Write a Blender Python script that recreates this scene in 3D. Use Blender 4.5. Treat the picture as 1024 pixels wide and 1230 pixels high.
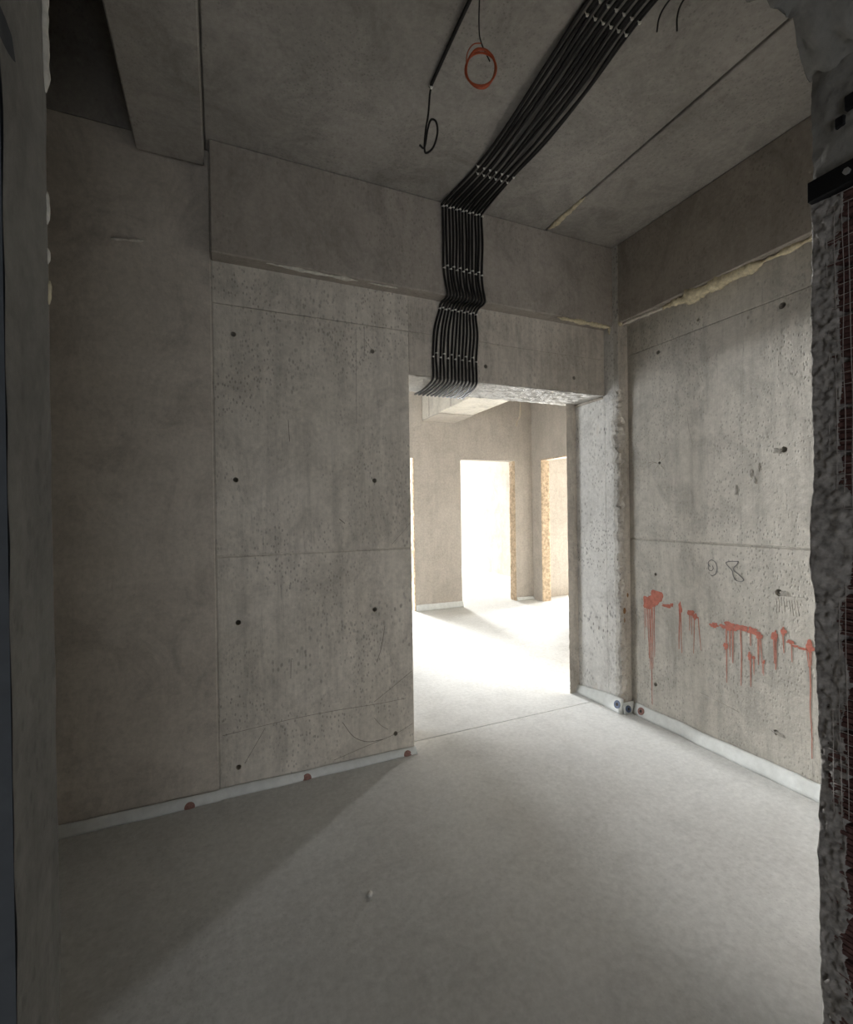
import bpy, bmesh, math, random
from mathutils import Vector, Matrix, noise

for o in list(bpy.data.objects):
    bpy.data.objects.remove(o)
SC = bpy.context.scene
COL = SC.collection
random.seed(7)

# ------------------------------------------------------------------ camera, world, lights, exposure
F_PX, YAW, PITCH, ROLL = 570.3, math.radians(23.592), math.radians(-0.2), math.radians(-0.857)
CAM_H = 1.4
cam_d = bpy.data.cameras.new('camera')
cam = bpy.data.objects.new('camera', cam_d)
COL.objects.link(cam)
fwd = Vector((math.sin(YAW) * math.cos(PITCH), math.cos(YAW) * math.cos(PITCH), math.sin(PITCH)))
rgt = Vector((math.cos(YAW), -math.sin(YAW), 0))
upv = rgt.cross(fwd)
r2 = rgt * math.cos(ROLL) + upv * math.sin(ROLL)
u2 = -rgt * math.sin(ROLL) + upv * math.cos(ROLL)
m = Matrix((r2, u2, -fwd)).transposed().to_4x4()
m.translation = Vector((0, 0, CAM_H))
cam.matrix_world = m
cam_d.sensor_fit = 'VERTICAL'
cam_d.sensor_height = 24.0
cam_d.lens = F_PX / 1230.0 * 24.0
cam_d.clip_start = 0.02
SC.camera = cam

world = bpy.data.worlds.new('world')
SC.world = world
world.use_nodes = True
bg = world.node_tree.nodes['Background']
bg.inputs[0].default_value = (0.75, 0.85, 1.0, 1)
bg.inputs[1].default_value = 1.0

SC.view_settings.view_transform = 'Standard'
SC.view_settings.look = 'None'
SC.view_settings.gamma = 1.0
SC.view_settings.exposure = 0.6
SC.cycles.max_bounces = 14
SC.cycles.diffuse_bounces = 7


def area_light(name, loc, direction, sx, sy, power, col):
    """area light"""
    d = bpy.data.lights.new(name, 'AREA')
    d.shape = 'RECTANGLE'
    d.size, d.size_y, d.energy, d.color = sx, sy, power, col
    o = bpy.data.objects.new(name, d)
    COL.objects.link(o)
    o.location = loc
    o.rotation_euler = Vector(direction).to_track_quat('-Z', 'Z').to_euler()
    return o


DAY = (0.97, 0.985, 1.0)
area_light('daylight_beyond_middle_door', (4.92, 18.0, 1.6), (0, -1, 0), 1.0, 1.7, 3400, DAY)
area_light('daylight_beyond_left_door', (0.925, 18.0, 1.3), (0, -1, 0), 3.0, 2.3, 10500, DAY)
area_light('daylight_beyond_right_door', (6.2, 6.1, 1.5), (0, -1, 0), 1.2, 1.7, 310, DAY)
area_light('fill_far_room_left', (-0.55, 4.4, 1.55), (1, 0, 0), 1.6, 1.3, 36, DAY)  # added fill that brightens the doorway reveal, no known window
area_light('fill_behind_viewer', (-0.2, -2.6, 0.6), (0, 1, 0), 1.6, 1.0, 17, DAY)  # added fill from behind the viewer, brightens the wall with the doorway

# ------------------------------------------------------------------ materials


def mk_mat(name):
    mt = bpy.data.materials.new(name)
    mt.use_nodes = True
    nt = mt.node_tree
    return mt, nt, nt.nodes['Principled BSDF']


def N(nt, typ, **kw):
    n = nt.nodes.new(typ)
    for k, v in kw.items():
        setattr(n, k, v)
    return n


def ramp(nt, fac, stops):
    r = N(nt, 'ShaderNodeValToRGB')
    e = r.color_ramp.elements
    while len(e) < len(stops):
        e.new(0.5)
    for el, (p, c) in zip(e, stops):
        el.position = p
        el.color = c if len(c) == 4 else (*c, 1)
    nt.links.new(fac, r.inputs[0])
    return r.outputs[0]


def g(v):
    return (v, v, v, 1)


def tex(nt, scale_vec, scale, detail=5.0, rough=0.6, kind='noise', dist=0.0, loc=(0, 0, 0)):
    tc = N(nt, 'ShaderNodeTexCoord')
    mp = N(nt, 'ShaderNodeMapping')
    mp.inputs['Scale'].default_value = scale_vec
    mp.inputs['Location'].default_value = loc
    nt.links.new(tc.outputs['Object'], mp.inputs['Vector'])
    if kind == 'noise':
        n = N(nt, 'ShaderNodeTexNoise')
        n.inputs['Scale'].default_value = scale
        n.inputs['Detail'].default_value = detail
        n.inputs['Roughness'].default_value = rough
        n.inputs['Distortion'].default_value = dist
        nt.links.new(mp.outputs[0], n.inputs['Vector'])
        return n.outputs['Fac']
    n = N(nt, 'ShaderNodeTexVoronoi')
    n.inputs['Scale'].default_value = scale
    nt.links.new(mp.outputs[0], n.inputs['Vector'])
    return n.outputs['Distance']


def mixc(nt, fac, a, b, blend='MIX'):
    x = N(nt, 'ShaderNodeMix', data_type='RGBA', blend_type=blend)
    if isinstance(fac, (int, float)):
        x.inputs[0].default_value = fac
    else:
        nt.links.new(fac, x.inputs[0])
    for i, v in ((6, a), (7, b)):
        if isinstance(v, tuple):
            x.inputs[i].default_value = v if len(v) == 4 else (*v, 1)
        else:
            nt.links.new(v, x.inputs[i])
    return x.outputs[2]


def mth(nt, op, a, b):
    x = N(nt, 'ShaderNodeMath', operation=op)
    for i, v in ((0, a), (1, b)):
        if isinstance(v, (int, float)):
            x.inputs[i].default_value = v
        else:
            nt.links.new(v, x.inputs[i])
    return x.outputs[0]


def concrete(name, light, dark, streak=0.5, pits=0.6, bump=0.3, pit_scale=42, big=1.1, rough=0.9, stain=None, sdir=(7, 7, 0.6), smudge=1.0):
    mt, nt, bs = mk_mat(name)
    n1 = tex(nt, (1, 1, 1), big, 8, 0.62, dist=0.3)
    col = ramp(nt, n1, [(0.28, dark), (0.68, light)])
    n2 = tex(nt, sdir, 2.2, 7, 0.7)
    s = ramp(nt, n2, [(0.33, g(1 - 0.55 * streak)), (0.55, g(1.0))])
    col = mixc(nt, 1.0, col, s, 'MULTIPLY')
    n3 = tex(nt, (1, 1, 1), 38, 4, 0.7)
    s3 = ramp(nt, n3, [(0.3, g(0.86)), (0.7, g(1.08))])
    col = mixc(nt, 1.0, col, s3, 'MULTIPLY')
    # darker smudges
    ns = tex(nt, (1, 1, 0.7), 4.2, 9, 0.75, dist=0.8, loc=(1.3, 7.7, 2.2))
    col = mixc(nt, 1.0, col, ramp(nt, ns, [(0.36, g(1 - 0.22 * smudge)), (0.52, g(1.0)), (0.72, g(1 + 0.06 * smudge))]), 'MULTIPLY')
    # small air holes, in clusters
    pm = None
    for sc_, lo, off in ((pit_scale * 1.5, 0.44, (3.1, 1.7, 0.4)), (pit_scale, 0.52, (7.1, 0.7, 5.4))):
        tcv = tex(nt, (1, 1, 0.55), sc_, kind='voronoi')
        cl = tex(nt, (1, 1, 1), 1.9, 5, 0.65, loc=off)
        clm = ramp(nt, cl, [(lo, g(0)), (lo + 0.14, g(1))])
        pit = ramp(nt, tcv, [(0.16, g(1)), (0.34, g(0))])
        pp = mth(nt, 'MULTIPLY', mth(nt, 'MULTIPLY', pit, clm), pits)
        pm = pp if pm is None else mth(nt, 'MAXIMUM', pm, pp)
    col = mixc(nt, pm, col, tuple(c * 0.38 for c in dark[:3]))
    # short dark vertical scuffs
    sc = tex(nt, (1, 1, 0.10), 42, 4, 0.75, loc=(9, 2, 5))
    sg = ramp(nt, tex(nt, (1, 1, 1), 1.5, 4, 0.6, loc=(2, 9, 4)), [(0.42, g(0)), (0.6, g(1))])
    sm = mth(nt, 'MULTIPLY', ramp(nt, sc, [(0.58, g(0)), (0.70, g(min(1, 1.5 * streak)))]), sg)
    col = mixc(nt, sm, col, tuple(c * 0.5 for c in dark[:3]))
    if stain:
        n5 = tex(nt, (1, 1, 0.5), 3.0, 6, 0.7, loc=(5, 8, 1))
        f5 = ramp(nt, n5, [(0.6, g(0)), (0.75, g(0.6))])
        col = mixc(nt, f5, col, stain)
    nt.links.new(col, bs.inputs['Base Color'])
    bs.inputs['Roughness'].default_value = rough
    bs.inputs['Specular IOR Level'].default_value = 0.25
    h = mth(nt, 'ADD', mth(nt, 'MULTIPLY', n3, 0.5), mth(nt, 'MULTIPLY', pm, -0.9))
    h = mth(nt, 'ADD', h, mth(nt, 'MULTIPLY', n2, 0.35))
    b = N(nt, 'ShaderNodeBump')
    b.inputs['Strength'].default_value = bump
    b.inputs['Distance'].default_value = 0.012
    nt.links.new(h, b.inputs['Height'])
    nt.links.new(b.outputs[0], bs.inputs['Normal'])
    return mt


def plain(name, col, rough=0.6, var=0.12, scale=30, bump=0.1, metal=0.0, spec=0.3, sss=None):
    mt, nt, bs = mk_mat(name)
    n = tex(nt, (1, 1, 1), scale, 4, 0.6)
    c = ramp(nt, n, [(0.3, tuple(x * (1 - var) for x in col)), (0.7, tuple(min(1, x * (1 + var)) for x in col))])
    nt.links.new(c, bs.inputs['Base Color'])
    bs.inputs['Roughness'].default_value = rough
    bs.inputs['Metallic'].default_value = metal
    bs.inputs['Specular IOR Level'].default_value = spec
    b = N(nt, 'ShaderNodeBump')
    b.inputs['Strength'].default_value = bump
    b.inputs['Distance'].default_value = 0.004
    nt.links.new(n, b.inputs['Height'])
    nt.links.new(b.outputs[0], bs.inputs['Normal'])
    return mt


M = {}
M['wall'] = concrete('formed_concrete', (0.76, 0.71, 0.63), (0.58, 0.54, 0.465), streak=0.35, pits=0.6)
M['wallr'] = concrete('formed_concrete_pale', (0.63, 0.60, 0.54), (0.50, 0.475, 0.42), streak=0.35, pits=0.5, pit_scale=48)
M['lintel'] = concrete('lintel_concrete', (0.68, 0.63, 0.555), (0.50, 0.455, 0.39), streak=0.45, pits=0.4)
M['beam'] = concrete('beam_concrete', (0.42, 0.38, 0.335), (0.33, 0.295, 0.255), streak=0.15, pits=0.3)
M['render'] = concrete('trowelled_render', (0.68, 0.625, 0.55), (0.52, 0.47, 0.405), streak=0.15, pits=0.1, bump=0.2, sdir=(0.9, 5, 3))
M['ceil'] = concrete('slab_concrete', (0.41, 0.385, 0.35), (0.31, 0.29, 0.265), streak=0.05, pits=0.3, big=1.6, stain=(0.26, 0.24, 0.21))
M['reveal'] = concrete('reveal_concrete', (0.80, 0.79, 0.76), (0.62, 0.61, 0.58), streak=0.15, pits=0.9, bump=0.5, stain=(0.50, 0.42, 0.32))
M['rough'] = concrete('broken_concrete', (0.70, 0.68, 0.64), (0.48, 0.46, 0.42), streak=0.2, pits=0.9, bump=0.6)
M['far'] = concrete('far_room_render', (0.55, 0.505, 0.445), (0.46, 0.42, 0.365), streak=0.15, pits=0.25, big=2.0, smudge=0.45)
M['pale'] = concrete('pale_render', (0.72, 0.68, 0.60), (0.60, 0.56, 0.48), streak=0.1, pits=0.1)
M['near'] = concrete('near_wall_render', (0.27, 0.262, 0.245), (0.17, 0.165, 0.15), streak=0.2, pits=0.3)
M['back'] = concrete('rear_room_render', (0.42, 0.41, 0.39), (0.33, 0.32, 0.30), streak=0.2, pits=0.2)
M['floor'] = concrete('screed', (0.68, 0.685, 0.665), (0.59, 0.59, 0.57), streak=0.08, pits=0.12, bump=0.12, big=1.4, sdir=(3, 3, 3), rough=0.75, smudge=0.35)
M['joint'] = plain('joint_dirt', (0.05, 0.045, 0.04), 0.95)
M['foam'] = plain('yellowed_foam', (0.62, 0.55, 0.38), 0.85, 0.25, 60, 0.4)
M['foamw'] = plain('pale_foam', (0.60, 0.57, 0.50), 0.85, 0.2, 60, 0.4)
M['strip'] = plain('white_edge_foam', (0.72, 0.74, 0.72), 0.55, 0.08, 25, 0.25)
M['blue'] = plain('blue_print', (0.09, 0.12, 0.19), 0.6, 0.35, 120)
M['redp'] = plain('faded_red_print', (0.28, 0.15, 0.125), 0.6, 0.3, 120)
M['cable'] = plain('black_sheath', (0.018, 0.017, 0.016), 0.6, 0.2, 90, 0.05, spec=0.25)
M['clip'] = plain('white_clip', (0.85, 0.83, 0.76), 0.45)
M['orange'] = plain('orange_sheath', (0.36, 0.075, 0.03), 0.45, 0.2, 60)
M['wire'] = plain('dull_wire', (0.42, 0.36, 0.27), 0.5)
M['paint'] = plain('red_paint', (0.44, 0.145, 0.10), 0.6, 0.25, 45, 0.1)
M['runs'] = plain('thin_red_paint', (0.43, 0.19, 0.14), 0.6, 0.25, 45, 0.1)
M['pencil'] = plain('pencil_line', (0.12, 0.12, 0.13), 0.7)
M['crack'] = plain('scratch_dirt', (0.24, 0.215, 0.185), 0.95)
M['scar'] = plain('chipped_patch', (0.30, 0.285, 0.25), 0.95, 0.3, 70, 0.6)
M['rust'] = plain('rust_stain', (0.27, 0.15, 0.07), 0.9, 0.4, 60)
M['brick'] = plain('dark_red_block', (0.105, 0.055, 0.05), 0.85, 0.4, 55, 0.7)
M['mortar'] = plain('grey_mortar', (0.24, 0.225, 0.21), 0.95, 0.4, 40, 0.8)
M['strand'] = plain('dusty_mesh', (0.34, 0.31, 0.29), 0.8)
M['dark'] = plain('dark_wall_face', (0.045, 0.05, 0.056), 0.8)  # broad face of the near left wall, much darker than its edge
M['jamb'] = plain('cut_block_jamb', (0.54, 0.425, 0.30), 0.9, 0.35, 26, 0.8)
M['steel'] = plain('black_steel', (0.008, 0.008, 0.009), 0.5, 0.2, 40, metal=0.2)
M['bolt'] = plain('zinc_bolt', (0.45, 0.45, 0.44), 0.45, metal=0.6)
M['stone'] = plain('pebble', (0.72, 0.70, 0.64), 0.8)

# ------------------------------------------------------------------ mesh helpers


def link(name, me, mat, parent=None, smooth=False):
    o = bpy.data.objects.new(name, me)
    COL.objects.link(o)
    if mat is not None and not me.materials:
        me.materials.append(mat)
    if parent is not None:
        o.parent = parent
    if smooth:
        for p in me.polygons:
            p.use_smooth = True
    return o


def tag(o, label=None, cat=None, group=None, kind=None):
    if label:
        o['label'] = label
    if cat:
        o['category'] = cat
    if group:
        o['group'] = group
    if kind:
        o['kind'] = kind
    return o


def empty(name, loc=(0, 0, 0)):
    o = bpy.data.objects.new(name, None)
    o.empty_display_size = 0.05
    COL.objects.link(o)
    return o


def bm_box(bm, x0, x1, y0, y1, z0, z1):
    vs = [bm.verts.new((x, y, z)) for x in (x0, x1) for y in (y0, y1) for z in (z0, z1)]
    for f in ((0, 1, 3, 2), (4, 6, 7, 5), (0, 4, 5, 1), (2, 3, 7, 6), (0, 2, 6, 4), (1, 5, 7, 3)):
        bm.faces.new([vs[i] for i in f])


def to_mesh(bm, name):
    bmesh.ops.recalc_face_normals(bm, faces=bm.faces[:])
    me = bpy.data.meshes.new(name)
    bm.to_mesh(me)
    bm.free()
    return me


def box(name, x0, x1, y0, y1, z0, z1, mat, parent=None, bev=0.0):
    bm = bmesh.new()
    bm_box(bm, x0, x1, y0, y1, z0, z1)
    if bev:
        bmesh.ops.recalc_face_normals(bm, faces=bm.faces[:])
        bmesh.ops.bevel(bm, geom=bm.edges[:], offset=bev, segments=1, affect='EDGES')
    return link(name, to_mesh(bm, name), mat, parent)


def struct(o, label=None):
    return tag(o, label, kind='structure')


def holed_box(name, x0, x1, y0, y1, z0, z1, mat, parent, holes, axis, r=0.013):
    """box with drilled holes; axis 0: holes along X at (y,z); axis 1: along Y at (x,z)"""
    o = box(name, x0, x1, y0, y1, z0, z1, mat, parent, bev=0.003)
    if not holes:
        return o
    bm = bmesh.new()
    for i, hp in enumerate(holes):
        if axis == 1:
            mt = Matrix.Translation((hp[0], y0 + 0.07, hp[1])) @ Matrix.Rotation(math.pi / 2, 4, 'X')
        else:
            mt = Matrix.Translation((x0 + 0.07, hp[0], hp[1])) @ Matrix.Rotation(math.pi / 2, 4, 'Y')
        rr = hp[2] if len(hp) > 2 else r
        bmesh.ops.create_cone(bm, cap_ends=True, segments=14, radius1=rr, radius2=rr, depth=0.20, matrix=mt)
    cme = to_mesh(bm, 'cutter')
    cut = bpy.data.objects.new('cutter', cme)
    COL.objects.link(cut)
    md = o.modifiers.new('holes', 'BOOLEAN')
    md.operation = 'DIFFERENCE'
    md.object = cut
    md.solver = 'EXACT'
    dg = bpy.context.evaluated_depsgraph_get()
    me = bpy.data.meshes.new_from_object(o.evaluated_get(dg))
    o.modifiers.clear()
    old = o.data
    o.data = me
    bpy.data.objects.remove(cut)
    bpy.data.meshes.remove(cme)
    bpy.data.meshes.remove(old)
    return o


def tube_bm(bm, pts, r, seg=8, closed=False, cap=True):
    pts = [Vector(p) for p in pts]
    n = len(pts)
    rings = []
    ref = None
    for i, p in enumerate(pts):
        if closed:
            t = pts[(i + 1) % n] - pts[i - 1]
        else:
            t = pts[min(i + 1, n - 1)] - pts[max(i - 1, 0)]
        t.normalize()
        if ref is None:
            ref = t.orthogonal().normalized()
        ref = (ref - t * ref.dot(t))
        if ref.length < 1e-5:
            ref = t.orthogonal()
        ref.normalize()
        b = t.cross(ref)
        rr = r(i / (n - 1)) if callable(r) else r
        rings.append([bm.verts.new(p + (ref * math.cos(a) + b * math.sin(a)) * rr) for a in [2 * math.pi * k / seg for k in range(seg)]])
    for i in range(n if closed else n - 1):
        A, B = rings[i], rings[(i + 1) % n]
        for k in range(seg):
            bm.faces.new((A[k], A[(k + 1) % seg], B[(k + 1) % seg], B[k]))
    if cap and not closed:
        bm.faces.new(rings[0][::-1])
        bm.faces.new(rings[-1])


def tube(name, pts, r, mat, parent=None, seg=8):
    bm = bmesh.new()
    tube_bm(bm, pts, r, seg)
    return link(name, to_mesh(bm, name), mat, parent, smooth=True)


def smooth_path(pts, n=8):
    """Catmull-Rom through the points"""
    P = [Vector(p) for p in pts]
    P = [P[0] * 2 - P[1]] + P + [P[-1] * 2 - P[-2]]
    out = []
    for i in range(1, len(P) - 2):
        a, b, c, d = P[i - 1:i + 3]
        for k in range(n):
            t = k / n
            out.append(0.5 * (2 * b + (c - a) * t + (2 * a - 5 * b + 4 * c - d) * t * t + (3 * b - a - 3 * c + d) * t ** 3))
    out.append(P[-2])
    return out


def nz(p, s, seed=0.0):
    return noise.noise(Vector(p) * s + Vector((seed, seed * 1.7, -seed)))


def lumpy_bead(name, path, r, mat, parent=None, seed=0.0, flat=(1, 1, 1), amp=0.55, seg=9, step=0.012):
    """a bead of squeezed-out foam along a path"""
    P = [Vector(p) for p in path]
    pts = []
    for a, b in zip(P[:-1], P[1:]):
        k = max(2, int((b - a).length / step))
        pts += [a.lerp(b, i / k) for i in range(k)]
    pts.append(P[-1])
    bm = bmesh.new()
    n = len(pts)

    def rad(t):
        q = pts[min(int(t * (n - 1)), n - 1)]
        e = min(1, 6 * t + 0.25, 6 * (1 - t) + 0.25)
        return r * e * (1 + amp * 1.6 * nz(q, 14, seed) + amp * 0.6 * nz(q, 45, seed + 3))
    tube_bm(bm, pts, rad, seg)
    for v in bm.verts:
        v.co += Vector((nz(v.co, 60, seed), nz(v.co, 60, seed + 5), nz(v.co, 60, seed + 9))) * r * 0.45
    return link(name, to_mesh(bm, name), mat, parent, smooth=True)


def sheet(name, fn, nu, nv, mat, parent=None, smooth=True, closed_back=None):
    """grid surface; fn(u,v)->point"""
    bm = bmesh.new()
    G = [[bm.verts.new(fn(i / nu, j / nv)) for j in range(nv + 1)] for i in range(nu + 1)]
    for i in range(nu):
        for j in range(nv):
            bm.faces.new((G[i][j], G[i + 1][j], G[i + 1][j + 1], G[i][j + 1]))
    if closed_back is not None:   # extrude rim backwards so the sheet is a solid
        off = Vector(closed_back)
        B = [[bm.verts.new(Vector(fn(i / nu, j / nv)) * 0 + G[i][j].co + off) for j in (0, nv)] for i in range(nu + 1)]
        for i in range(nu):
            bm.faces.new((G[i][0], B[i][0], B[i + 1][0], G[i + 1][0]))
            bm.faces.new((G[i][nv], G[i + 1][nv], B[i + 1][1], B[i][1]))
    return link(name, to_mesh(bm, name), mat, parent, smooth=smooth)


# ------------------------------------------------------------------ key dimensions
H = 3.18            # slab
YW = 2.56           # face of the wall with the doorway
YB = 2.47           # face of the beam above it
ZB = 2.645          # beam underside
XC = 2.50           # doorway's right reveal / column side
YC = 2.43           # column front
XR = 2.59           # right wall
DX0, DZ = 1.02, 2.19
YE = 2.91           # back of the doorway wall
PAN = 0.16          # panel layer thickness

# ------------------------------------------------------------------ floors
fl = struct(box('floor', -1.6, 2.75, -2.6, 2.667, -0.12, 0.0, M['floor']), 'pale grey screed floor of the front room')
struct(box('floor', -0.6, 8.3, 2.673, 18.4, -0.12, 0.0, M['floor']), 'pale grey screed floor beyond the doorway')
struct(box('floor', -1.6, 8.3, -2.8, 18.4, -0.2, -0.1205, M['joint']), 'dark base under the screed joint')

# ------------------------------------------------------------------ ceiling: slab panels with a joint
HS = 4.1
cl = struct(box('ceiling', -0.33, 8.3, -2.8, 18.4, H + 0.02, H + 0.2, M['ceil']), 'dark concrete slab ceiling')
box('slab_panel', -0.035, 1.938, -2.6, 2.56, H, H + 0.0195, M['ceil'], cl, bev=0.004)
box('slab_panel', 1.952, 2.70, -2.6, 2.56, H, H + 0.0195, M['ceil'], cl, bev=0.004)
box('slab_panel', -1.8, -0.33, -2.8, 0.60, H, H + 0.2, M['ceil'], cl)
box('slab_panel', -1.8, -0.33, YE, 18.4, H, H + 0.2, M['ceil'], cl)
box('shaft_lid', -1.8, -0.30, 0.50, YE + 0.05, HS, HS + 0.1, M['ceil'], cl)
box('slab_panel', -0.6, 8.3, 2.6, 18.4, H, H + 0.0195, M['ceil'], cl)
dt = struct(box('trim_1', -0.325, -0.04, -2.6, 2.53, 3.08, H + 0.019, M['ceil'], bev=0.006), 'shallow dark downstand beam on the ceiling at left')
for a in ((-0.329, -0.20, 0.50, YE, H + 0.201, HS), (-1.8, -0.33, 0.50, 0.60, H + 0.2, HS), (-1.8, -0.33, YW - 0.006, YE, H, HS), (-1.8, -1.6, 0.60, YE, H, HS)):
    box('shaft_side', *a, M['ceil'], cl)

# ------------------------------------------------------------------ wall with the doorway
wb = struct(box('wall_back', -1.6, DX0, YW + PAN, YE, 0, H, M['wall']), 'formed concrete wall around the doorway')
box('core_block', DX0, XC, YW + PAN, YE, DZ, H, M['reveal'], wb)
hx = [(0.079, 2.295), (0.801, 2.297), (0.079, 1.567), (0.803, 1.572), (0.08, 0.851), (0.793, 0.848), (0.071, 0.127), (0.905, 0.128)]
hx2 = [(1.534, 2.291), (2.228, 2.287)]
holed_box('formwork_panel', -0.015, DX0, YW, YW + PAN - 0.0005, 0, 1.181, M['wall'], wb, [h for h in hx if h[1] < 1.18], 1)
holed_box('formwork_panel', -0.015, DX0, YW, YW + PAN - 0.0005, 1.190, 2.437, M['wall'], wb, [h for h in hx if h[1] > 1.19], 1)
box('formwork_panel', -0.015, DX0, YW, YW + PAN - 0.0005, 2.440, ZB + 0.05, M['wall'], wb, bev=0.002)
for z in (1.1855, 2.4385):
    box('joint_fin', -0.015, DX0 - 0.001, YW + 0.009, YW + 0.03, z - 0.007, z + 0.007, M['wall'], wb)
box('joint_fin', -0.029, -0.013, YW + 0.003, YW + 0.02, 0, H - 0.002, M['lintel'], wb)
box('joint_fin', DX0 + 0.002, XC, YW + 0.003, YW + 0.02, 2.4345, 2.4425, M['lintel'], wb)
holed_box('lintel_panel', DX0 + 0.0005, XC, YW, YW + PAN - 0.0005, DZ, 2.437, M['lintel'], wb, hx2, 1)
box('lintel_panel', DX0 + 0.0005, XC, YW, YW + PAN - 0.0005, 2.440, ZB + 0.05, M['lintel'], wb, bev=0.002)
box('rendered_section', -1.6, -0.021, YW - 0.006, YW + PAN, 0, H - 0.001, M['render'], wb, bev=0.004)
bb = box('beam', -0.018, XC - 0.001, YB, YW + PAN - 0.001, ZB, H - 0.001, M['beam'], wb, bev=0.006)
# rough underside of the lintel
sheet('rough_soffit', lambda u, v: (DX0 + u * (XC - DX0), YW + 0.003 + v * (YE - YW - 0.003),
      DZ - 0.004 + 0.004 * nz((u * 1.5, v * 0.35, 0), 22, 1) + 0.003 * nz((u * 1.5, v * 0.35, 0), 60, 2)), 150, 36, M['rough'], wb)
# nib behind the right reveal
sheet('nib', lambda u, v: (2.41 + u * 0.10 + (1 - u) * (0.006 * nz((0, 0, v * 2.2), 18, 3) + 0.004 * nz((0, 0, v * 2.2), 55, 4)), 2.86 + 0.004 * nz((u * .1, 0, v * 2.2), 30, 6), v * DZ), 6, 130, M['lintel'], wb)
bm = bmesh.new()
lo = [bm.verts.new((x, y, 0)) for x, y in ((2.414, 2.864), (XC + 0.06, 2.864), (XC + 0.06, 3.02))]
hi = [bm.verts.new((v.co.x, v.co.y, H)) for v in lo]
for k in range(3):
    bm.faces.new((lo[k], lo[(k + 1) % 3], hi[(k + 1) % 3], hi[k]))
link('nib_core', to_mesh(bm, 'nib_core'), M['lintel'], wb)

# ------------------------------------------------------------------ corner column (its side is the reveal of the doorway)


def col_profile(z, jag):
    """cross-section: reveal plane from the back to the chipped arris, then the front face"""
    c = 0.014 + 0.034 * abs(nz((0, 0, z), 5, 11)) + 0.030 * max(0, nz((0, 0, z), 17, 12)) + 0.012 * nz((0, 0, z), 50, 13)
    if z > 2.2:
        c = 0.006
    return c


wc_core = struct(box('wall_column', XC + 0.03, XR + 0.2, YC + 0.03, YE, 0, H, M['lintel']), 'narrow concrete column between doorway and right wall')
bm = bmesh.new()
zs = [i * H / 300 for i in range(301)]
rows = []
for z in zs:
    c = col_profile(z, 1)
    w = 0.0025
    pr = [(XC, YE), (XC, 2.70), (XC, YW + 0.006), (XC + 0.003, YW), (XC, YW - 0.006)]
    nst = 7
    for k in range(nst):      # from the reveal to the arris
        t = k / (nst - 1)
        y = (YW - 0.012) + t * (YC + c - (YW - 0.012))
        amp = 0.007 if z < 2.19 else 0.001
        pr.append((XC - 0.002 * (z < 2.19) + amp * t * nz((0, y, z), 45, 2), y))
    for k in range(1, 4):
        t = k / 3
        pr.append((XC + t * c + 0.3 * c * nz((t, 0, z), 50, 8), YC + (1 - t) * c + 0.3 * c * nz((t, 5, z), 40, 9)))
    pr += [(XC + 0.055, YC + 0.001 * nz((0, 0, z), 9, 3)), (XR - 0.012, YC), (XR - 0.005, YC + 0.008), (XR + 0.02, YC + 0.010)]
    rows.append([bm.verts.new((x, y, z)) for x, y in pr])
for A, B in zip(rows[:-1], rows[1:]):
    for k in range(len(A) - 1):
        f = bm.faces.new((A[k], A[k + 1], B[k + 1], B[k]))
        f.smooth = False
        f.material_index = 0 if k < 9 else (1 if k < 12 else 2)
me = to_mesh(bm, 'column_face')
for mm in ('reveal', 'rough', 'lintel'):
    me.materials.append(M[mm])
link('column_face', me, None, wc_core)
for x, z, rx, rz in ((2.552, 0.80, 0.008, 0.016), (2.522, 0.695, 0.012, 0.022), (2.522, 0.63, 0.005, 0.018)):
    bm = bmesh.new()
    bm.faces.new([bm.verts.new((x + math.cos(a) * rx * (1 + .5 * nz((math.cos(a), math.sin(a), x), 1.5)), YC - 0.0015, z + math.sin(a) * rz * (1 + .5 * nz((math.cos(a), math.sin(a), z), 1.5)))) for a in [2 * math.pi * k / 14 for k in range(14)]])
    link('rust_stain', to_mesh(bm, 'rust_stain'), M['rust'], wc_core)
# thin mortar line where the soffit meets the reveal
tube('mortar_line', [(XC - 0.002, 2.58, DZ - 0.012), (XC - 0.002, 2.88, DZ - 0.016)], 0.010, M['lintel'], wc_core, 6)

# ------------------------------------------------------------------ right wall
wr = struct(box('wall_right', XR + PAN, XR + 0.25, 0.5, YC + 0.02, 0, H, M['wallr']), 'pale formed concrete wall with red paint runs')
hr = [(2.19, 2.389), (1.459, 2.396, 0.017), (2.19, 1.682, 0.009), (1.459, 1.677, 0.016), (2.231, 0.962, 0.010), (1.491, 0.956, 0.018), (2.243, 0.243), (1.511, 0.238, 0.014), (1.912, 2.494, 0.009)]
for z0, z1 in ((0, 1.180), (1.190, 2.437), (2.440, ZB + 0.05)):
    holed_box('formwork_panel', XR, XR + PAN - 0.0005, 0.5, YC + 0.02, z0, z1, M['wallr'], wr, [h for h in hr if z0 < h[1] < z1], 0)
for z in (1.185, 2.4385):
    box('joint_fin', XR + 0.010, XR + 0.03, 0.5, YC, z - 0.007, z + 0.007, M['wallr'], wr)
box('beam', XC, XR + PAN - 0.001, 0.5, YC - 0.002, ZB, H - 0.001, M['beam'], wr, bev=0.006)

# red paint: flat blots and runs on the wall
XP = XR - 0.0012


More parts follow.
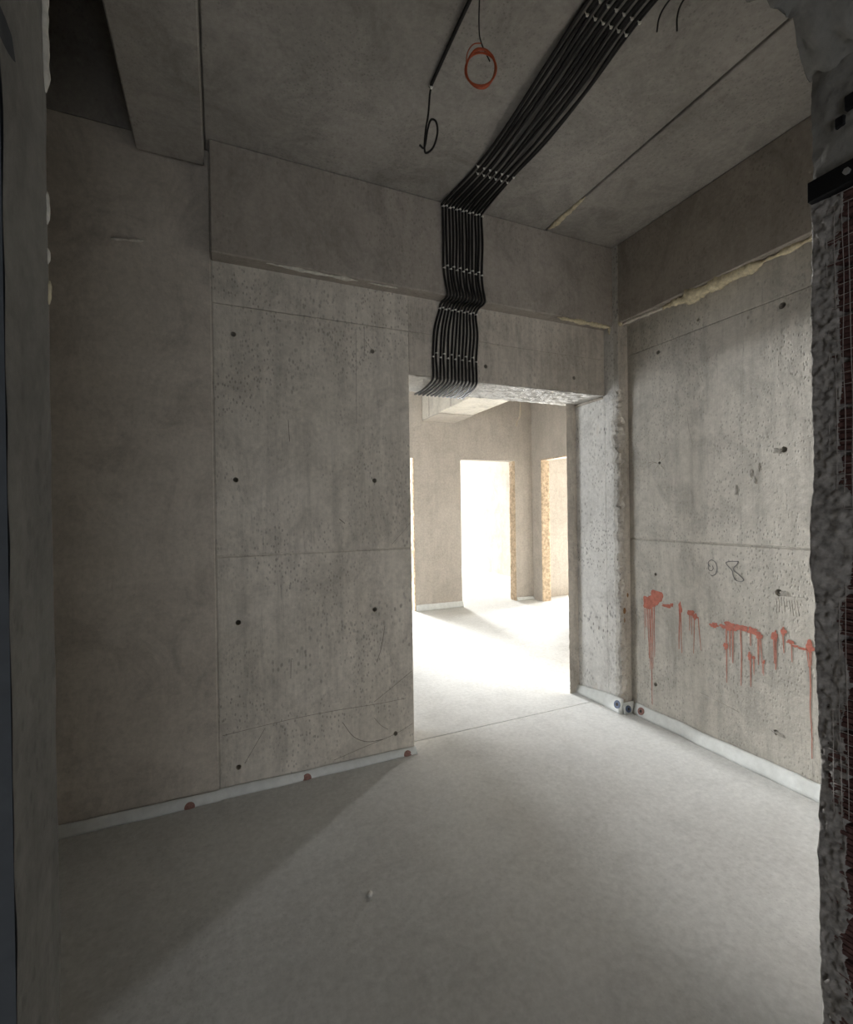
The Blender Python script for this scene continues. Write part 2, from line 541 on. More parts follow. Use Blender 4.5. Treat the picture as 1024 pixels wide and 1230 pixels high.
def blot(name, y, z, ry, rz, seed, mat, parent, n=26):
    bm = bmesh.new()
    ring = []
    for k in range(n):
        a = 2 * math.pi * k / n
        q = 1 + 0.75 * noise.noise(Vector((math.cos(a) * 1.6, math.sin(a) * 1.6, seed * 3.3)))
        ring.append((y + math.cos(a) * ry * q, z + math.sin(a) * rz * q))
    f = [bm.verts.new((XP - 0.00012 * (seed % 7), a, b)) for a, b in ring]
    bk = [bm.verts.new((XR + 0.001, a, b)) for a, b in ring]
    bm.faces.new(f)
    for k in range(n):
        bm.faces.new((f[k], f[(k + 1) % n], bk[(k + 1) % n], bk[k]))
    return link(name, to_mesh(bm, name), mat, parent)


def run(y, z0, z1, w, seed, parent, mat, drift=0.0):
    n = max(4, int((z0 - z1) / 0.03))
    bm = bmesh.new()
    L, R_ = [], []
    for i in range(n + 1):
        t = i / n
        z = z0 + (z1 - z0) * t
        yy = y + drift * t + 0.006 * noise.noise(Vector((seed, z * 6, 0)))
        ww = w * (1 - 0.55 * t) * (1 + 0.35 * noise.noise(Vector((seed, z * 20, 4))))
        L.append(bm.verts.new((XP + 0.0003, yy - ww / 2, z)))
        R_.append(bm.verts.new((XP + 0.0003, yy + ww / 2, z)))
    for i in range(n):
        bm.faces.new((L[i], L[i + 1], R_[i + 1], R_[i]))
    return link('paint_run', to_mesh(bm, 'paint_run'), mat, parent)


blots = [  # y, z, ry, rz, [runs (dy, z_end, w, drift)]
    (2.283, 0.768, 0.056, 0.038, [(0.03, 0.60, .008, 0), (0.016, 0.40, .008, -.012), (0.0, 0.33, .007, 0), (-.012, 0.10, .009, 0.0), (-.026, 0.34, .008, .004), (-.038, 0.42, .007, 0), (.04, 0.52, .005, 0)]),
    (2.225, 0.802, 0.058, 0.048, []),
    (2.15, 0.772, 0.040, 0.011, []),
    (2.112, 0.785, 0.010, 0.013, []),
    (2.055, 0.772, 0.010, 0.033, [(0.004, 0.52, .010, .004), (-0.004, 0.50, .007, -.006)]),
    (1.985, 0.760, 0.024, 0.018, [(0.006, 0.65, .006, 0), (-.006, 0.63, .006, 0)]),
    (1.955, 0.745, 0.016, 0.016, [(0, 0.52, .006, .012), (-.018, 0.55, .006, -.016)]),
    (1.838, 0.716, 0.022, 0.014, []),
    (1.79, 0.722, 0.018, 0.010, []),
    (1.745, 0.727, 0.036, 0.026, [(0.02, 0.41, .008, .002), (0.0, 0.56, .009, 0), (-.016, 0.53, .010, .002)]),
    (1.685, 0.737, 0.034, 0.016, [(-.0, 0.42, .008, 0)]),
    (1.622, 0.733, 0.026, 0.018, [(.012, 0.65, .008, 0)]),
    (1.592, 0.716, 0.020, 0.018, [(.0, 0.56, .010, 0), (-.01, 0.52, .006, -.006)]),
    (1.640, 0.595, 0.010, 0.020, [(0, 0.43, .008, -.006)]),
    (1.617, 0.592, 0.008, 0.012, [(0, 0.50, .006, 0)]),
    (1.566, 0.585, 0.006, 0.012, [(0, 0.51, .005, 0)]),
    (1.512, 0.730, 0.014, 0.026, [(.004, 0.59, .012, 0), (-.002, 0.56, .009, 0)]),
    (1.472, 0.762, 0.013, 0.020, [(0, 0.655, .007, 0)]),
    (1.442, 0.719, 0.018, 0.011, [(-.008, 0.62, .006, 0)]),
    (1.418, 0.704, 0.014, 0.006, []),
    (1.388, 0.700, 0.020, 0.006, []),
    (1.357, 0.714, 0.018, 0.024, [(.012, 0.62, .006, -.006), (.0, 0.18, .007, -.006), (-.008, 0.63, .005, 0)]),
]
for i, (y, z, ry, rz, rs) in enumerate(blots):
    b_ = blot('paint_blot', y, z, ry, rz, i + 0.37, M['paint'], wr)
    b_['label'] = 'rust-red paint blot'
    for j, (dy, ze, w, dr) in enumerate(rs):
        run(y + dy, z, ze, w * 1.15, i * 3.1 + j, b_, M['runs'], dr)
for i, (y, z, ry, rz, mt_) in enumerate([(2.215, 0.235, 0.03, 0.035, 'crack'), (1.47, 0.955, 0.022, 0.016, 'crack'), (1.50, 0.236, 0.03, 0.009, 'crack'), (1.49, 1.675, 0.022, 0.012, 'crack'), (1.70, 1.49, 0.006, 0.03, 'crack'), (1.62, 1.57, 0.005, 0.02, 'crack'), (1.58, 1.60, 0.004, 0.018, 'crack'), (1.60, 1.53, 0.004, 0.018, 'crack'), (1.77, 0.615, 0.010, 0.020, 'paint')]):
    if i in (0,):
        continue
    blot('wall_scar', y, z, ry, rz, i + 5.1, M['scar' if mt_ == 'crack' else mt_], wr)


def line_on_right(name, pts, r, mat, parent=wr):
    return tube(name, [(XR + 0.0002, y, z) for y, z in pts], r * 0.85, mat, parent, 5)


# pencilled figures "98"
nine = smooth_path([(1.858, 1.050, 0), (1.868, 1.072, 0), (1.850, 1.090, 0), (1.826, 1.080, 0), (1.815, 1.050, 0), (1.822, 1.015, 0), (1.845, 1.000, 0), (1.853, 1.004, 0)], 6)
nine2 = smooth_path([(1.868, 1.072, 0), (1.866, 1.035, 0), (1.850, 1.028, 0), (1.838, 1.042, 0), (1.842, 1.058, 0)], 6)
eight = smooth_path([(1.693, 1.096, 0), (1.735, 1.092, 0), (1.762, 1.084, 0), (1.752, 1.066, 0), (1.728, 1.040, 0), (1.722, 1.012, 0), (1.705, 0.990, 0), (1.675, 0.990, 0), (1.668, 1.002, 0), (1.690, 1.022, 0), (1.722, 1.050, 0), (1.702, 1.078, 0), (1.693, 1.096, 0)], 6)
for p in (nine, nine2, eight):
    line_on_right('pencil_mark', [(q.x, q.y) for q in p], 0.0024, M['pencil'])['label'] = 'thin grey pencil stroke of a handwritten number'
# scratches around the tie holes
rs = random.Random(3)
for cy, cz, k, sp in ((2.19, 1.682, 8, 0.09),):
    for i in range(k):
        a = rs.uniform(0, 2 * math.pi) if cz > 1 else rs.uniform(math.pi * 1.15, math.pi * 1.85)
        r0, r1 = 0.018, rs.uniform(0.5, 1.1) * sp
        line_on_right('scratch', [(cy + math.cos(a) * r0, cz + math.sin(a) * r0), (cy + math.cos(a + .15) * r1 * .6, cz + math.sin(a + .15) * r1 * .6), (cy + math.cos(a) * r1, cz + math.sin(a) * r1)], 0.0013, M['crack'])
for i in range(9):
    y0 = 1.505 - i * 0.012
    line_on_right('scratch', [(y0, 0.935 - 0.01 * rs.random()), (y0 - 0.003, 0.90), (y0 - 0.002 - 0.001 * i, 0.895 - 0.05 * rs.random())], 0.0011, M['crack'])
line_on_right('scratch', [(1.43, 0.950), (1.40, 0.948), (1.37, 0.950)], 0.0010, M['crack'])
line_on_right('scratch', [(1.43, 1.69), (1.38, 1.71), (1.33, 1.725)], 0.0010, M['crack'])
line_on_right('scratch', [(1.99, 1.95), (1.98, 1.86), (1.955, 1.77)], 0.0012, M['crack'])
line_on_right('scratch', [(1.93, 0.30), (1.80, 0.285), (1.70, 0.27)], 0.0014, M['crack'])


def line_on_back(name, pts, r, mat=None):
    q = smooth_path([(x, YW + 0.0002, z) for x, z in pts], 5) if len(pts) > 2 else [(x, YW + 0.0002, z) for x, z in pts]
    return tube(name, q, r * 0.8, mat or M['crack'], wb, 5)


line_on_back('scratch', [(0.0, 0.300), (0.3, 0.318), (0.55, 0.322), (0.8, 0.316), (0.97, 0.318)], 0.0017)
line_on_back('scratch', [(0.708, 2.41), (0.707, 2.15), (0.704, 1.90)], 0.0016)
line_on_back('scratch', [(0.756, 2.43), (0.755, 2.34), (0.753, 2.25)], 0.0018)
line_on_back('scratch', [(0.756, 2.36), (0.795, 2.31)], 0.0014)
line_on_back('scratch', [(0.338, 1.885), (0.343, 1.77)], 0.0022)
line_on_back('scratch', [(0.345, 0.630), (0.334, 0.628), (0.33, 0.532)], 0.0020)
line_on_back('scratch', [(0.60, 0.25), (0.66, 0.16), (0.74, 0.115), (0.83, 0.11)], 0.0024)
line_on_back('scratch', [(0.55, 0.055), (0.72, 0.09), (0.90, 0.125), (1.01, 0.165)], 0.0016)
line_on_back('scratch', [(0.78, 0.33), (0.88, 0.39), (1.01, 0.47)], 0.0020)
line_on_back('scratch', [(0.85, 0.75), (0.83, 0.64), (0.80, 0.55)], 0.0026)
line_on_back('scratch', [(0.78, 0.24), (0.82, 0.19), (0.86, 0.16)], 0.0018)
line_on_back('scratch', [(0.90, 1.21), (0.98, 1.29), (1.015, 1.33)], 0.0014)
line_on_back('scratch', [(0.10, 0.14), (0.17, 0.25), (0.20, 0.30)], 0.0016)
line_on_back('scratch', [(0.60, 1.36), (0.63, 1.335)], 0.0030)

# ------------------------------------------------------------------ foam beads at the beam joints


def foam(path, r, mat, seed, label, parent=None, amp=0.55):
    o = lumpy_bead('foam_bead', path, r, M[mat], None, seed, amp=amp)
    return tag(o, label, 'foam', 'squeezed-out foam along the joints')


foam([(0.235, YB + 0.012, ZB - 0.002), (0.45, YB + .01, ZB - 0.008), (0.70, YB + .01, ZB - 0.008)], 0.0075, 'foamw', 1.0, 'thin pale foam line under the back beam, left of the cables')
foam([(0.76, YB + .012, ZB - 0.007), (0.93, YB + .012, ZB - 0.006)], 0.005, 'foamw', 2.0, 'short broken foam line just left of the black cables')
foam([(2.03, YB + .008, ZB - 0.008), (2.25, YB + .006, ZB - 0.010), (2.46, YB + .006, ZB - 0.012), (2.468, YB + .006, ZB - 0.06)], 0.013, 'foam', 3.0, 'yellow foam bead under the back beam next to the corner')
foam([(-0.43, YW - .016, 2.655), (-0.30, YW - .016, 2.672)], 0.006, 'foamw', 4.0, 'short pale smear of foam on the dark left wall')
fr = foam([(XC + .01, YC - .02, ZB - 0.012), (XC + .03, 2.25, ZB - 0.006), (XC + .045, 2.10, ZB - 0.008)], 0.010, 'foamw', 5.0, 'thin foam line under the right beam near the corner')
foam([(XC + .035, 2.10, ZB - 0.014), (XC + .04, 1.90, ZB - 0.018), (XC + .035, 1.70, ZB - 0.014), (XC + .04, 1.52, ZB - .012)], 0.029, 'foam', 6.0, 'thick lumpy yellow foam bead under the middle of the right beam')
foam([(XC + .04, 1.52, ZB - 0.012), (XC + .04, 1.3, ZB - 0.010), (XC + .035, 0.95, ZB - .012)], 0.014, 'foam', 7.0, 'yellow foam bead under the right beam beside the brick jamb')
foam([(XC - .005, YC - .012, ZB + 0.005), (XC + .03, YC - .016, ZB - 0.014)], 0.014, 'foam', 8.0, 'small foam lump at the inner corner under the beams')
foam([(1.935, 2.445, H - 0.010), (1.945, 2.40, H - 0.010), (1.946, 2.25, H - 0.004), (1.945, 2.12, H - .001)], 0.013, 'foam', 9.0, 'foam filling the ceiling joint where it meets the beam')

# ------------------------------------------------------------------ near wall: the opening the view passes through
NY0, NY1 = 0.53, 0.735
NXL, NXR, NZH = -0.193, 1.455, 2.63
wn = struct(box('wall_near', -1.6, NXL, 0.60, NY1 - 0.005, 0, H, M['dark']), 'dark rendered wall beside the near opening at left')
sheet('rendered_edge', lambda u, v: (NXL + 0.001 + 0.002 * nz((0, u * .1, v * 3), 12, 2), NY1 - u * 0.135, v * H), 8, 160, M['near'], wn)
wn2 = struct(box('wall_near_right', NXR + 0.03, XR + 0.2, NY0, NY1 - 0.02, 0, H, M['mortar']), 'block wall beside the near opening at right')


def ragged(z):
    e = 0.010 * nz((0, 0, z), 3.2, 21) + 0.010 * nz((0, 0, z), 11, 22) + 0.005 * nz((0, 0, z), 34, 23)
    if z < 0.9:
        e += 0.012 * nz((0, 0, z), 7, 25) - 0.008
    return e


# mortar coat wrapping the arris, thick and torn
def mortar(u, v):
    z = v * (2.20)
    e = ragged(z)
    bulge = 0.03 * max(0, 1 - ((z - 1.30) / 0.14) ** 2) + 0.012 * max(0, nz((0, 0, z), 5, 31))
    w = 0.055 + 0.03 * nz((0, 0, z), 6, 27) + 0.04 * max(0, nz((0, 0, z), 2.2, 29)) + bulge
    if u < 0.35:
        t = u / 0.35      # back face to the arris
        return (NXR + 0.05 - t * (0.05 + 0.014 + bulge * .6) - e, NY1 + 0.010 - 0.004 * t, z)
    t = (u - 0.35) / 0.65
    y = NY1 + 0.006 - t * w
    x = NXR - 0.014 - e * (1 - t) - bulge * .6 * (1 - t) + 0.014 * t + 0.007 * nz((0, y, z), 34, 33) + 0.007 * nz((0, y, z), 80, 34) + 0.004 * nz((0, y, z), 150, 35)
    if t > 0.98:
        x = NXR + 0.03
    return (x, y, z)


sheet('mortar_coat', mortar, 26, 420, M['mortar'], wn2)
# hollow blocks showing on the side of the opening, with combed ribs
bh = 0.118
bme = None
for k in range(19):
    z0 = 0.004 + k * bh
    bm = bmesh.new()
    y0, y1 = NY0 + 0.002, NY1 - 0.012
    nr = 7
    prof = []
    for i in range(nr):
        za = (i / nr) * (bh - 0.014)
        zb = ((i + 0.72) / nr) * (bh - 0.014)
        prof += [(NXR + 0.001, za), (NXR + 0.001, zb), (NXR + 0.006, zb + 0.001), (NXR + 0.006, za + (bh - 0.014) / nr - 0.0005)]
    A = [bm.verts.new((x, y0, z)) for x, z in prof]
    B = [bm.verts.new((x, y1, z)) for x, z in prof]
    for i in range(len(prof) - 1):
        bm.faces.new((A[i], A[i + 1], B[i + 1], B[i]))
    c0 = [bm.verts.new((NXR + 0.04, y, z)) for y, z in ((y0, 0), (y1, 0), (y1, prof[-1][1]), (y0, prof[-1][1]))]
    bm.faces.new((A[0], B[0], c0[1], c0[0]))
    bm.faces.new((A[-1], c0[3], c0[2], B[-1]))
    if bme is None:
        bme = to_mesh(bm, 'block')
    else:
        bm.free()
    o = link('block', bme, M['brick'], wn2)
    o.location.z = z0
# torn glass-fibre mesh strands pressed into the side
rs = random.Random(11)
for k in range(6):
    y = NY1 - 0.026 - k * 0.016
    pts = [(NXR - 0.004 + 0.004 * nz((y * 9, 0, z), 5), y + 0.004 * nz((y * 9, 1, z), 4), z) for z in [0.6 + i * 0.04 for i in range(40)]]
    tube('mesh_strand', pts, 0.0009, M['strand'], wn2, 5)
for k in range(56):
    z = 0.62 + k * 0.0285
    if rs.random() < 0.2:
        continue
    ya = NY1 - 0.015 - rs.random() * 0.02
    pts = [(NXR - 0.004 + 0.003 * nz((y, 3, z), 12), y, z + 0.003 * nz((y, 5, z), 14)) for y in [ya - i * 0.012 for i in range(9)]]
    tube('mesh_strand', pts, 0.0008, M['strand'], wn2, 5)

# broken concrete above the bracket and the torn head of the opening


def head_side(u, v):
    z = 2.205 + v * (NZH - 2.205 + 0.06)
    y = NY1 + 0.004 - u * (NY1 - NY0)
    x = NXR - 0.006 + 0.012 * nz((0, y, z), 14, 41) + 0.006 * nz((0, y, z), 40, 42)
    if u == 0:
        y += 0.006 * nz((0, 0, z), 20, 44)
    return (x, y, z)


sheet('broken_concrete', head_side, 22, 50, M['near'], wn2)


def head_under(u, v):
    x = -1.6 + u * (XR + 0.1 + 1.6)
    y = NY1 - v * (NY1 - NY0)
    z = NZH + 0.026 * nz((x, y, 0), 6, 51) + 0.026 * nz((x, y, 0), 22, 52) + 0.014 * nz((x, y, 0), 60, 53)
    if x > NXR - 0.12:
        z -= 0.10 * min(1, (x - NXR + 0.12) / 0.12)
    return (x, y + (0.02 * nz((x, 0, 0), 12, 55) if v == 0 else 0), z)


hd = struct(box('wall_near_head', NXL, NXR + 0.03, NY0, NY1 - 0.012, NZH + 0.055, H, M['near']), 'dark broken concrete head of the near opening')
sheet('broken_underside', head_under, 420, 16, M['near'], hd)
sheet('broken_face', lambda u, v: (head_under(u, 0)[0], head_under(u, 0)[1] + 0.008 * nz((u * 4, 0, v * .5), 20, 57), head_under(u, 0)[2] + v * (H - 0.002 - head_under(u, 0)[2])), 420, 24, M['near'], hd)

# black steel plate with a bolt on the side of the opening
sp = empty('steel_bracket')
tag(sp, 'black flat steel bracket bolted across the block jamb at right', 'bracket')
box('plate', NXR - 0.030, NXR - 0.022, NY0, NY1 + 0.004, 2.190, 2.242, M['steel'], sp, bev=0.001)
box('plate', NXR - 0.022, NXR + 0.04, NY0, NY1 + 0.004, 2.190, 2.197, M['steel'], sp)
bm = bmesh.new()
bmesh.ops.create_cone(bm, cap_ends=True, segments=6, radius1=0.008, radius2=0.0075, depth=0.008,
                      matrix=Matrix.Translation((NXR - 0.033, NY1 - 0.083, 2.216)) @ Matrix.Rotation(math.pi / 2, 4, 'Y'))
link('bolt', to_mesh(bm, 'bolt'), M['bolt'], sp)
# two holes in the broken concrete, their shade painted as black blocks
for y, z, s in ((NY1 - 0.085, 2.395, 0.014), (NY1 - 0.060, 2.36, 0.010)):
    box('socket_shade', NXR - 0.016, NXR + 0.01, y - s, y + s, z - s * 1.3, z + s * 1.3, M['steel'], wn2, bev=0.002)

# foam on the left arris of the opening
for i, (z0, z1, r, mt_) in enumerate(((1.93, 2.09, 0.0048, 'foamw'), (1.765, 1.805, 0.0022, 'foamw'), (1.715, 1.735, 0.0022, 'foamw'), (1.665, 1.695, 0.004, 'foam'))):
    o = lumpy_bead('foam_blob', [(NXL + 0.002, NY1 - 0.002, z0), (NXL + 0.002, NY1, (z0 + z1) / 2), (NXL + 0.002, NY1 - 0.002, z1)], r, M[mt_], None, 20 + i, amp=0.3, step=0.006)
    tag(o, ['long pale foam streak high on the left jamb edge', 'thin foam sliver on the left jamb edge, upper of the two slivers', 'thin foam sliver on the left jamb edge just above the yellow lump', 'small yellow foam lump on the left jamb edge'][i], 'foam', 'foam on the left jamb edge')

# closing walls of the front room and of the dark room behind the viewer (out of view)
struct(box('wall_left', -1.8, -1.6, -2.6, YE, 0, H, M['render']), 'dark left wall')
wre = struct(box('wall_rear', 0.6, XR + 0.25, -2.85, -2.65, 0, H, M['back']), 'rear wall with an opening added for the fill light')
for a in ((-1.8, -1.0, 0, H), (-1.0, 0.6, 0, 0.1), (-1.0, 0.6, 1.1, H)):  # pieces around the opening added for the fill behind the viewer
    box('wall_piece', a[0], a[1], -2.85, -2.65, a[2], a[3], M['back'], wre)
struct(box('wall_rear_right', XR + 0.1, XR + 0.3, -2.6, 0.5, 0, H, M['back']), 'dark side wall of the rear room')

# ------------------------------------------------------------------ far room
YF, XF = 6.10, 4.46
DH = 2.13
wf = struct(box('wall_far', 2.48, 3.21, YF, YF + 0.15, 0, H, M['far']), 'cream rendered wall with doorways in the far room')
box('wall_piece', 4.14, XF + 0.15, YF, YF + 0.15, 0, H, M['far'], wf)
box('wall_piece', -0.6, 1.55, YF, YF + 0.15, 0, H, M['far'], wf)
box('wall_piece', 1.55, 2.48, YF, YF + 0.15, DH, H, M['far'], wf)
box('wall_piece', 3.21, 4.14, YF, YF + 0.15, DH, H, M['far'], wf)
wfr = struct(box('wall_far_right', XF, XF + 0.15, 5.87, YF, 0, H, M['far']), 'cream rendered side wall of the far room')
box('wall_piece', XF, XF + 0.15, 2.86, 4.97, 0, H, M['far'], wfr)
box('wall_piece', XF, XF + 0.15, 4.97, 5.87, DH, H, M['far'], wfr)
wfl = struct(box('wall_far_left', -0.75, -0.6, YE, 3.6, 0, H, M['back']), 'hidden left wall of the far rooms')
for a in ((5.2, 18.4, 0, H), (3.6, 5.2, 0, 0.9), (3.6, 5.2, 2.2, H)):  # pieces around the opening added for the reveal's fill light
    box('wall_piece', -0.75, -0.6, a[0], a[1], a[2], a[3], M['back'], wfl)
struct(box('wall_far_front', XC + 0.05, 8.3, 2.86, 3.02, 0, H, M['far']), 'hidden front wall of the far room')


def jamb_sheet(name, p0, p1, parent, seed, tdir):
    """rough cut edge of blockwork lining a door opening: from p0 (front) to p1 (back), floor to head"""
    p0, p1 = Vector(p0), Vector(p1)
    nrm = Vector(tdir)

    def fn(u, v):
        p = p0.lerp(p1, u)
        z = v * DH
        q = 0.012 + 0.010 * nz((p.x, p.y, z), 12, seed) + 0.007 * nz((p.x, p.y, z), 40, seed + 1)
        if u in (0, 1):
            q = 0.002
        return p + nrm * q + Vector((0, 0, z)) + (p0 - p1).normalized() * (0.004 * nz((0, 0, z), 25, seed + 2) if u == 0 else 0)
    return sheet(name, fn, 10, 150, M['jamb'], parent)


jamb_sheet('block_jamb', (4.14, YF - 0.008, 0), (4.14, YF + 0.15, 0), wf, 61, (-1, 0, 0))
jamb_sheet('block_jamb', (2.48, YF - 0.008, 0), (2.48, YF + 0.15, 0), wf, 64, (-1, 0, 0))
jamb_sheet('block_jamb', (XF - 0.008, 5.87, 0), (XF + 0.15, 5.87, 0), wfr, 67, (0, -1, 0))
box('door_head_edge', XF - 0.006, XF + 0.002, 4.97, 5.88, DH - 0.006, DH + 0.012, M['jamb'], wfr, bev=0.003)
# downstand beam in the far room, board-marked
fb = struct(box('trim_2', 2.62, 3.12, 3.02, YF - 0.001, 2.66, H, M['pale'], bev=0.006), 'cream downstand beam under the far room ceiling')
for i, y in enumerate((5.85, 5.2, 4.6, 4.05, 3.6)):
    box('board_edge', 2.616, 2.622, y, y + 0.02, 2.67, H - 0.01, M['far'], fb)
box('bearing_end', 2.618, 3.122, 5.55, YF - 0.002, 2.645, 2.661, M['far'], fb, bev=0.003)

# rooms beyond the far doorways
struct(box('wall_beyond', 5.5, 5.65, YF + 0.15, 18.4, 0, H, M['pale']), 'sunlit pale wall seen through the middle doorway')
struct(box('wall_beyond_partition', 2.80, 2.95, YF + 0.15, 18.4, 0, H, M['back']), 'hidden partition between the far rooms')
# facade wall of the middle room with a window opening
fw = struct(box('wall_facade', 2.95, 4.42, 18.05, 18.25, 0, H, M['back']), 'hidden facade wall of the middle room with a window opening')
for a in ((5.42, 5.5, 0, H), (4.42, 5.42, 0, 0.75), (4.42, 5.42, 2.45, H)):
    box('wall_piece', a[0], a[1], 18.05, 18.25, a[2], a[3], M['back'], fw)
fw2 = struct(box('wall_facade_left', 2.45, 2.8, 18.05, 18.25, 0, H, M['back']), 'hidden facade wall of the left room with a window opening')
for a in ((-0.6, 2.45, 0, 0.15), (-0.6, 2.45, 2.45, H)):
    box('wall_piece', a[0], a[1], 18.05, 18.25, a[2], a[3], M['back'], fw2)
fw3 = struct(box('wall_right_room', XF + 0.15, 5.6, YF + 0.02, YF + 0.149, 0, H, M['far']), 'pale wall seen through the right doorway')
for a in ((6.8, 8.0, 0, H), (5.6, 6.8, 0, 0.65), (5.6, 6.8, 2.35, H)):
    box('wall_piece', a[0], a[1], YF + 0.02, YF + 0.149, a[2], a[3], M['far'], fw3)
struct(box('wall_right_room_end', 8.0, 8.15, 3.02, YF + 0.15, 0, H, M['far']), 'hidden end wall of the right room')

# ------------------------------------------------------------------ edge insulation strips along the floor
def strip(name, path, label, h_fn, seed, lean, out):
    """white foam strip standing along a wall; path on floor, out = direction away from the wall"""
    P = [Vector((*p, 0)) for p in path]
    pts = []
    for a, b in zip(P[:-1], P[1:]):
        k = max(2, int((b - a).length / 0.02))
        pts += [(a.lerp(b, i / k)) for i in range(k)]
    pts.append(P[-1])
    n = len(pts)
    bm = bmesh.new()
    prof = [(0.0, 0.0), (0.10, 0.25), (0.30, 0.6), (0.62, 0.9), (0.86, 1.0), (1.0, 0.96), (0.92, 0.8), (0.85, 0.0)]
    rows = []
    for i, p in enumerate(pts):
        t = (pts[min(i + 1, n - 1)] - pts[max(i - 1, 0)]).normalized()
        o_ = Vector((t.y, -t.x, 0)) * out
        h = h_fn(i / (n - 1)) * (1 + 0.10 * nz(p, 4, seed) + 0.04 * nz(p, 18, seed))
        w = lean * (1 + 0.25 * nz(p, 5, seed + 2))
        rows.append([bm.verts.new(p + o_ * (w * (1 - a)) + Vector((0, 0, 0.001 + h * b))) for a, b in prof])
    for A, B in zip(rows[:-1], rows[1:]):
        for k in range(len(prof)):
            bm.faces.new((A[k], A[(k + 1) % len(prof)], B[(k + 1) % len(prof)], B[k]))
    bm.faces.new(rows[0][::-1])
    bm.faces.new(rows[-1])
    o = link(name, to_mesh(bm, name), M['strip'], None, smooth=True)
    return tag(o, label, 'insulation strip', 'white foam edge strips along the floor')


def disc(parent, c, nrm, up, rx, mat, label, n=20, clip_z=0.002):
    """round printed mark: a disc with a paler ring and core, following the strip"""
    nrm, up = Vector(nrm).normalized(), Vector(up).normalized()
    sd = up.cross(nrm).normalized()
    bm = bmesh.new()
    pts = [Vector(c) + nrm * 0.002 + (sd * math.cos(a) + up * math.sin(a)) * rx for a in [2 * math.pi * k / n for k in range(n)]]
    for p in pts:
        p.z = max(p.z, clip_z)
    f = [bm.verts.new(p) for p in pts]
    b = [bm.verts.new(p - nrm * 0.004) for p in pts]
    bm.faces.new(f)
    for k in range(n):
        bm.faces.new((f[k], f[(k + 1) % n], b[(k + 1) % n], b[k]))
    o = link('printed_mark', to_mesh(bm, 'printed_mark'), mat, parent)
    o['label'] = label
    bm = bmesh.new()
    core = [Vector(c) + nrm * 0.0026 + (sd * math.cos(a) + up * math.sin(a)) * rx * 0.42 for a in [2 * math.pi * k / 10 for k in range(10)]]
    if min(p.z for p in core) > clip_z:
        bm.faces.new([bm.verts.new(p) for p in core])
        link('mark_core', to_mesh(bm, 'mark_core'), M['joint'], o)
    else:
        bm.free()
    return o


s1 = strip('edge_strip', [(-1.55, YW - .012), (-0.03, YW - .012), (-0.01, YW - .003), (DX0 + 0.004, YW - .003)], 'white foam edge strip along the foot of the left concrete wall', lambda t: 0.056 - 0.022 * t, 1, 0.030, 1)
for x, dy in ((-0.149, 0.039), (0.401, 0.028), (0.966, 0.028)):
    disc(s1, (x, YW - dy, 0.006), (0, -1, 0.35), (0, 0.35, 1), 0.023, M['redp'], 'faded red half-round print')
s2 = strip('edge_strip', [(XC - .003, 2.96), (XC - .004, YC - 0.008)], 'white foam edge strip along the doorway reveal', lambda t: 0.045 + 0.055 * min(1, t * 1.2), 2, 0.030, 1)
disc(s2, (XC - 0.029, 2.455, 0.055), (-1, 0, 0.35), (0.35, 0, 1), 0.027, M['blue'], 'dark blue round print')
s3 = strip('edge_strip', [(XC - 0.012, YC - .004), (XR - .004, YC - .004)], 'short piece of white edge strip at the foot of the column', lambda t: 0.075, 3, 0.026, 1)
disc(s3, (XC + 0.018, YC - 0.028, 0.035), (0, -1, 0.3), (0, 0.3, 1), 0.023, M['blue'], 'dark blue round print')
s4 = strip('edge_strip', [(XR - .002, YC - 0.035), (XR - .002, 0.75)], 'white foam edge strip along the foot of the right wall', lambda t: 0.070 + 0.012 * t, 4, 0.036, 1)
disc(s4, (XR - 0.032, 2.335, 0.038), (-1, 0, 0.4), (0.4, 0, 1), 0.024, M['redp'], 'faded red round print')
s5 = strip('edge_strip', [(2.485, YF - .003), (3.215, YF - .003)], 'white foam edge strip under the far wall between two doorways', lambda t: 0.085, 5, 0.03, 1)
s6 = strip('edge_strip', [(4.145, YF - .003), (XF - 0.004, YF - .003)], 'short white foam edge strip in the far corner', lambda t: 0.05, 6, 0.03, 1)

# ------------------------------------------------------------------ cables
NC = 13
ORD = ['first', 'second', 'third', 'fourth', 'fifth', 'sixth', 'seventh', 'eighth', 'ninth', 'tenth', 'eleventh', 'twelfth', 'thirteenth']
RC = 0.0068


def clip(parent, p, nrm, along, s=0.0055):
    """small plastic nail clip: saddle with a nail head"""
    nrm, along = Vector(nrm), Vector(along)
    sd = nrm.cross(along)
    bm = bmesh.new()
    arc = [Vector(p) + nrm * (RC * 0.2 + (RC + 0.0028) * math.sin(a)) + sd * (RC + 0.0028) * math.cos(a) for a in [math.pi * k / 6 for k in range(7)]]
    A = [bm.verts.new(q + along * s * 0.35) for q in arc]
    B = [bm.verts.new(q - along * s * 0.35) for q in arc]
    for k in range(6):
        bm.faces.new((A[k], A[k + 1], B[k + 1], B[k]))
    bmesh.ops.create_icosphere(bm, subdivisions=1, radius=s * 1.1, matrix=Matrix.Translation(Vector(p) + nrm * (RC + 0.0045)))
    return link('cable_clip', to_mesh(bm, 'cable_clip'), M['clip'], parent)


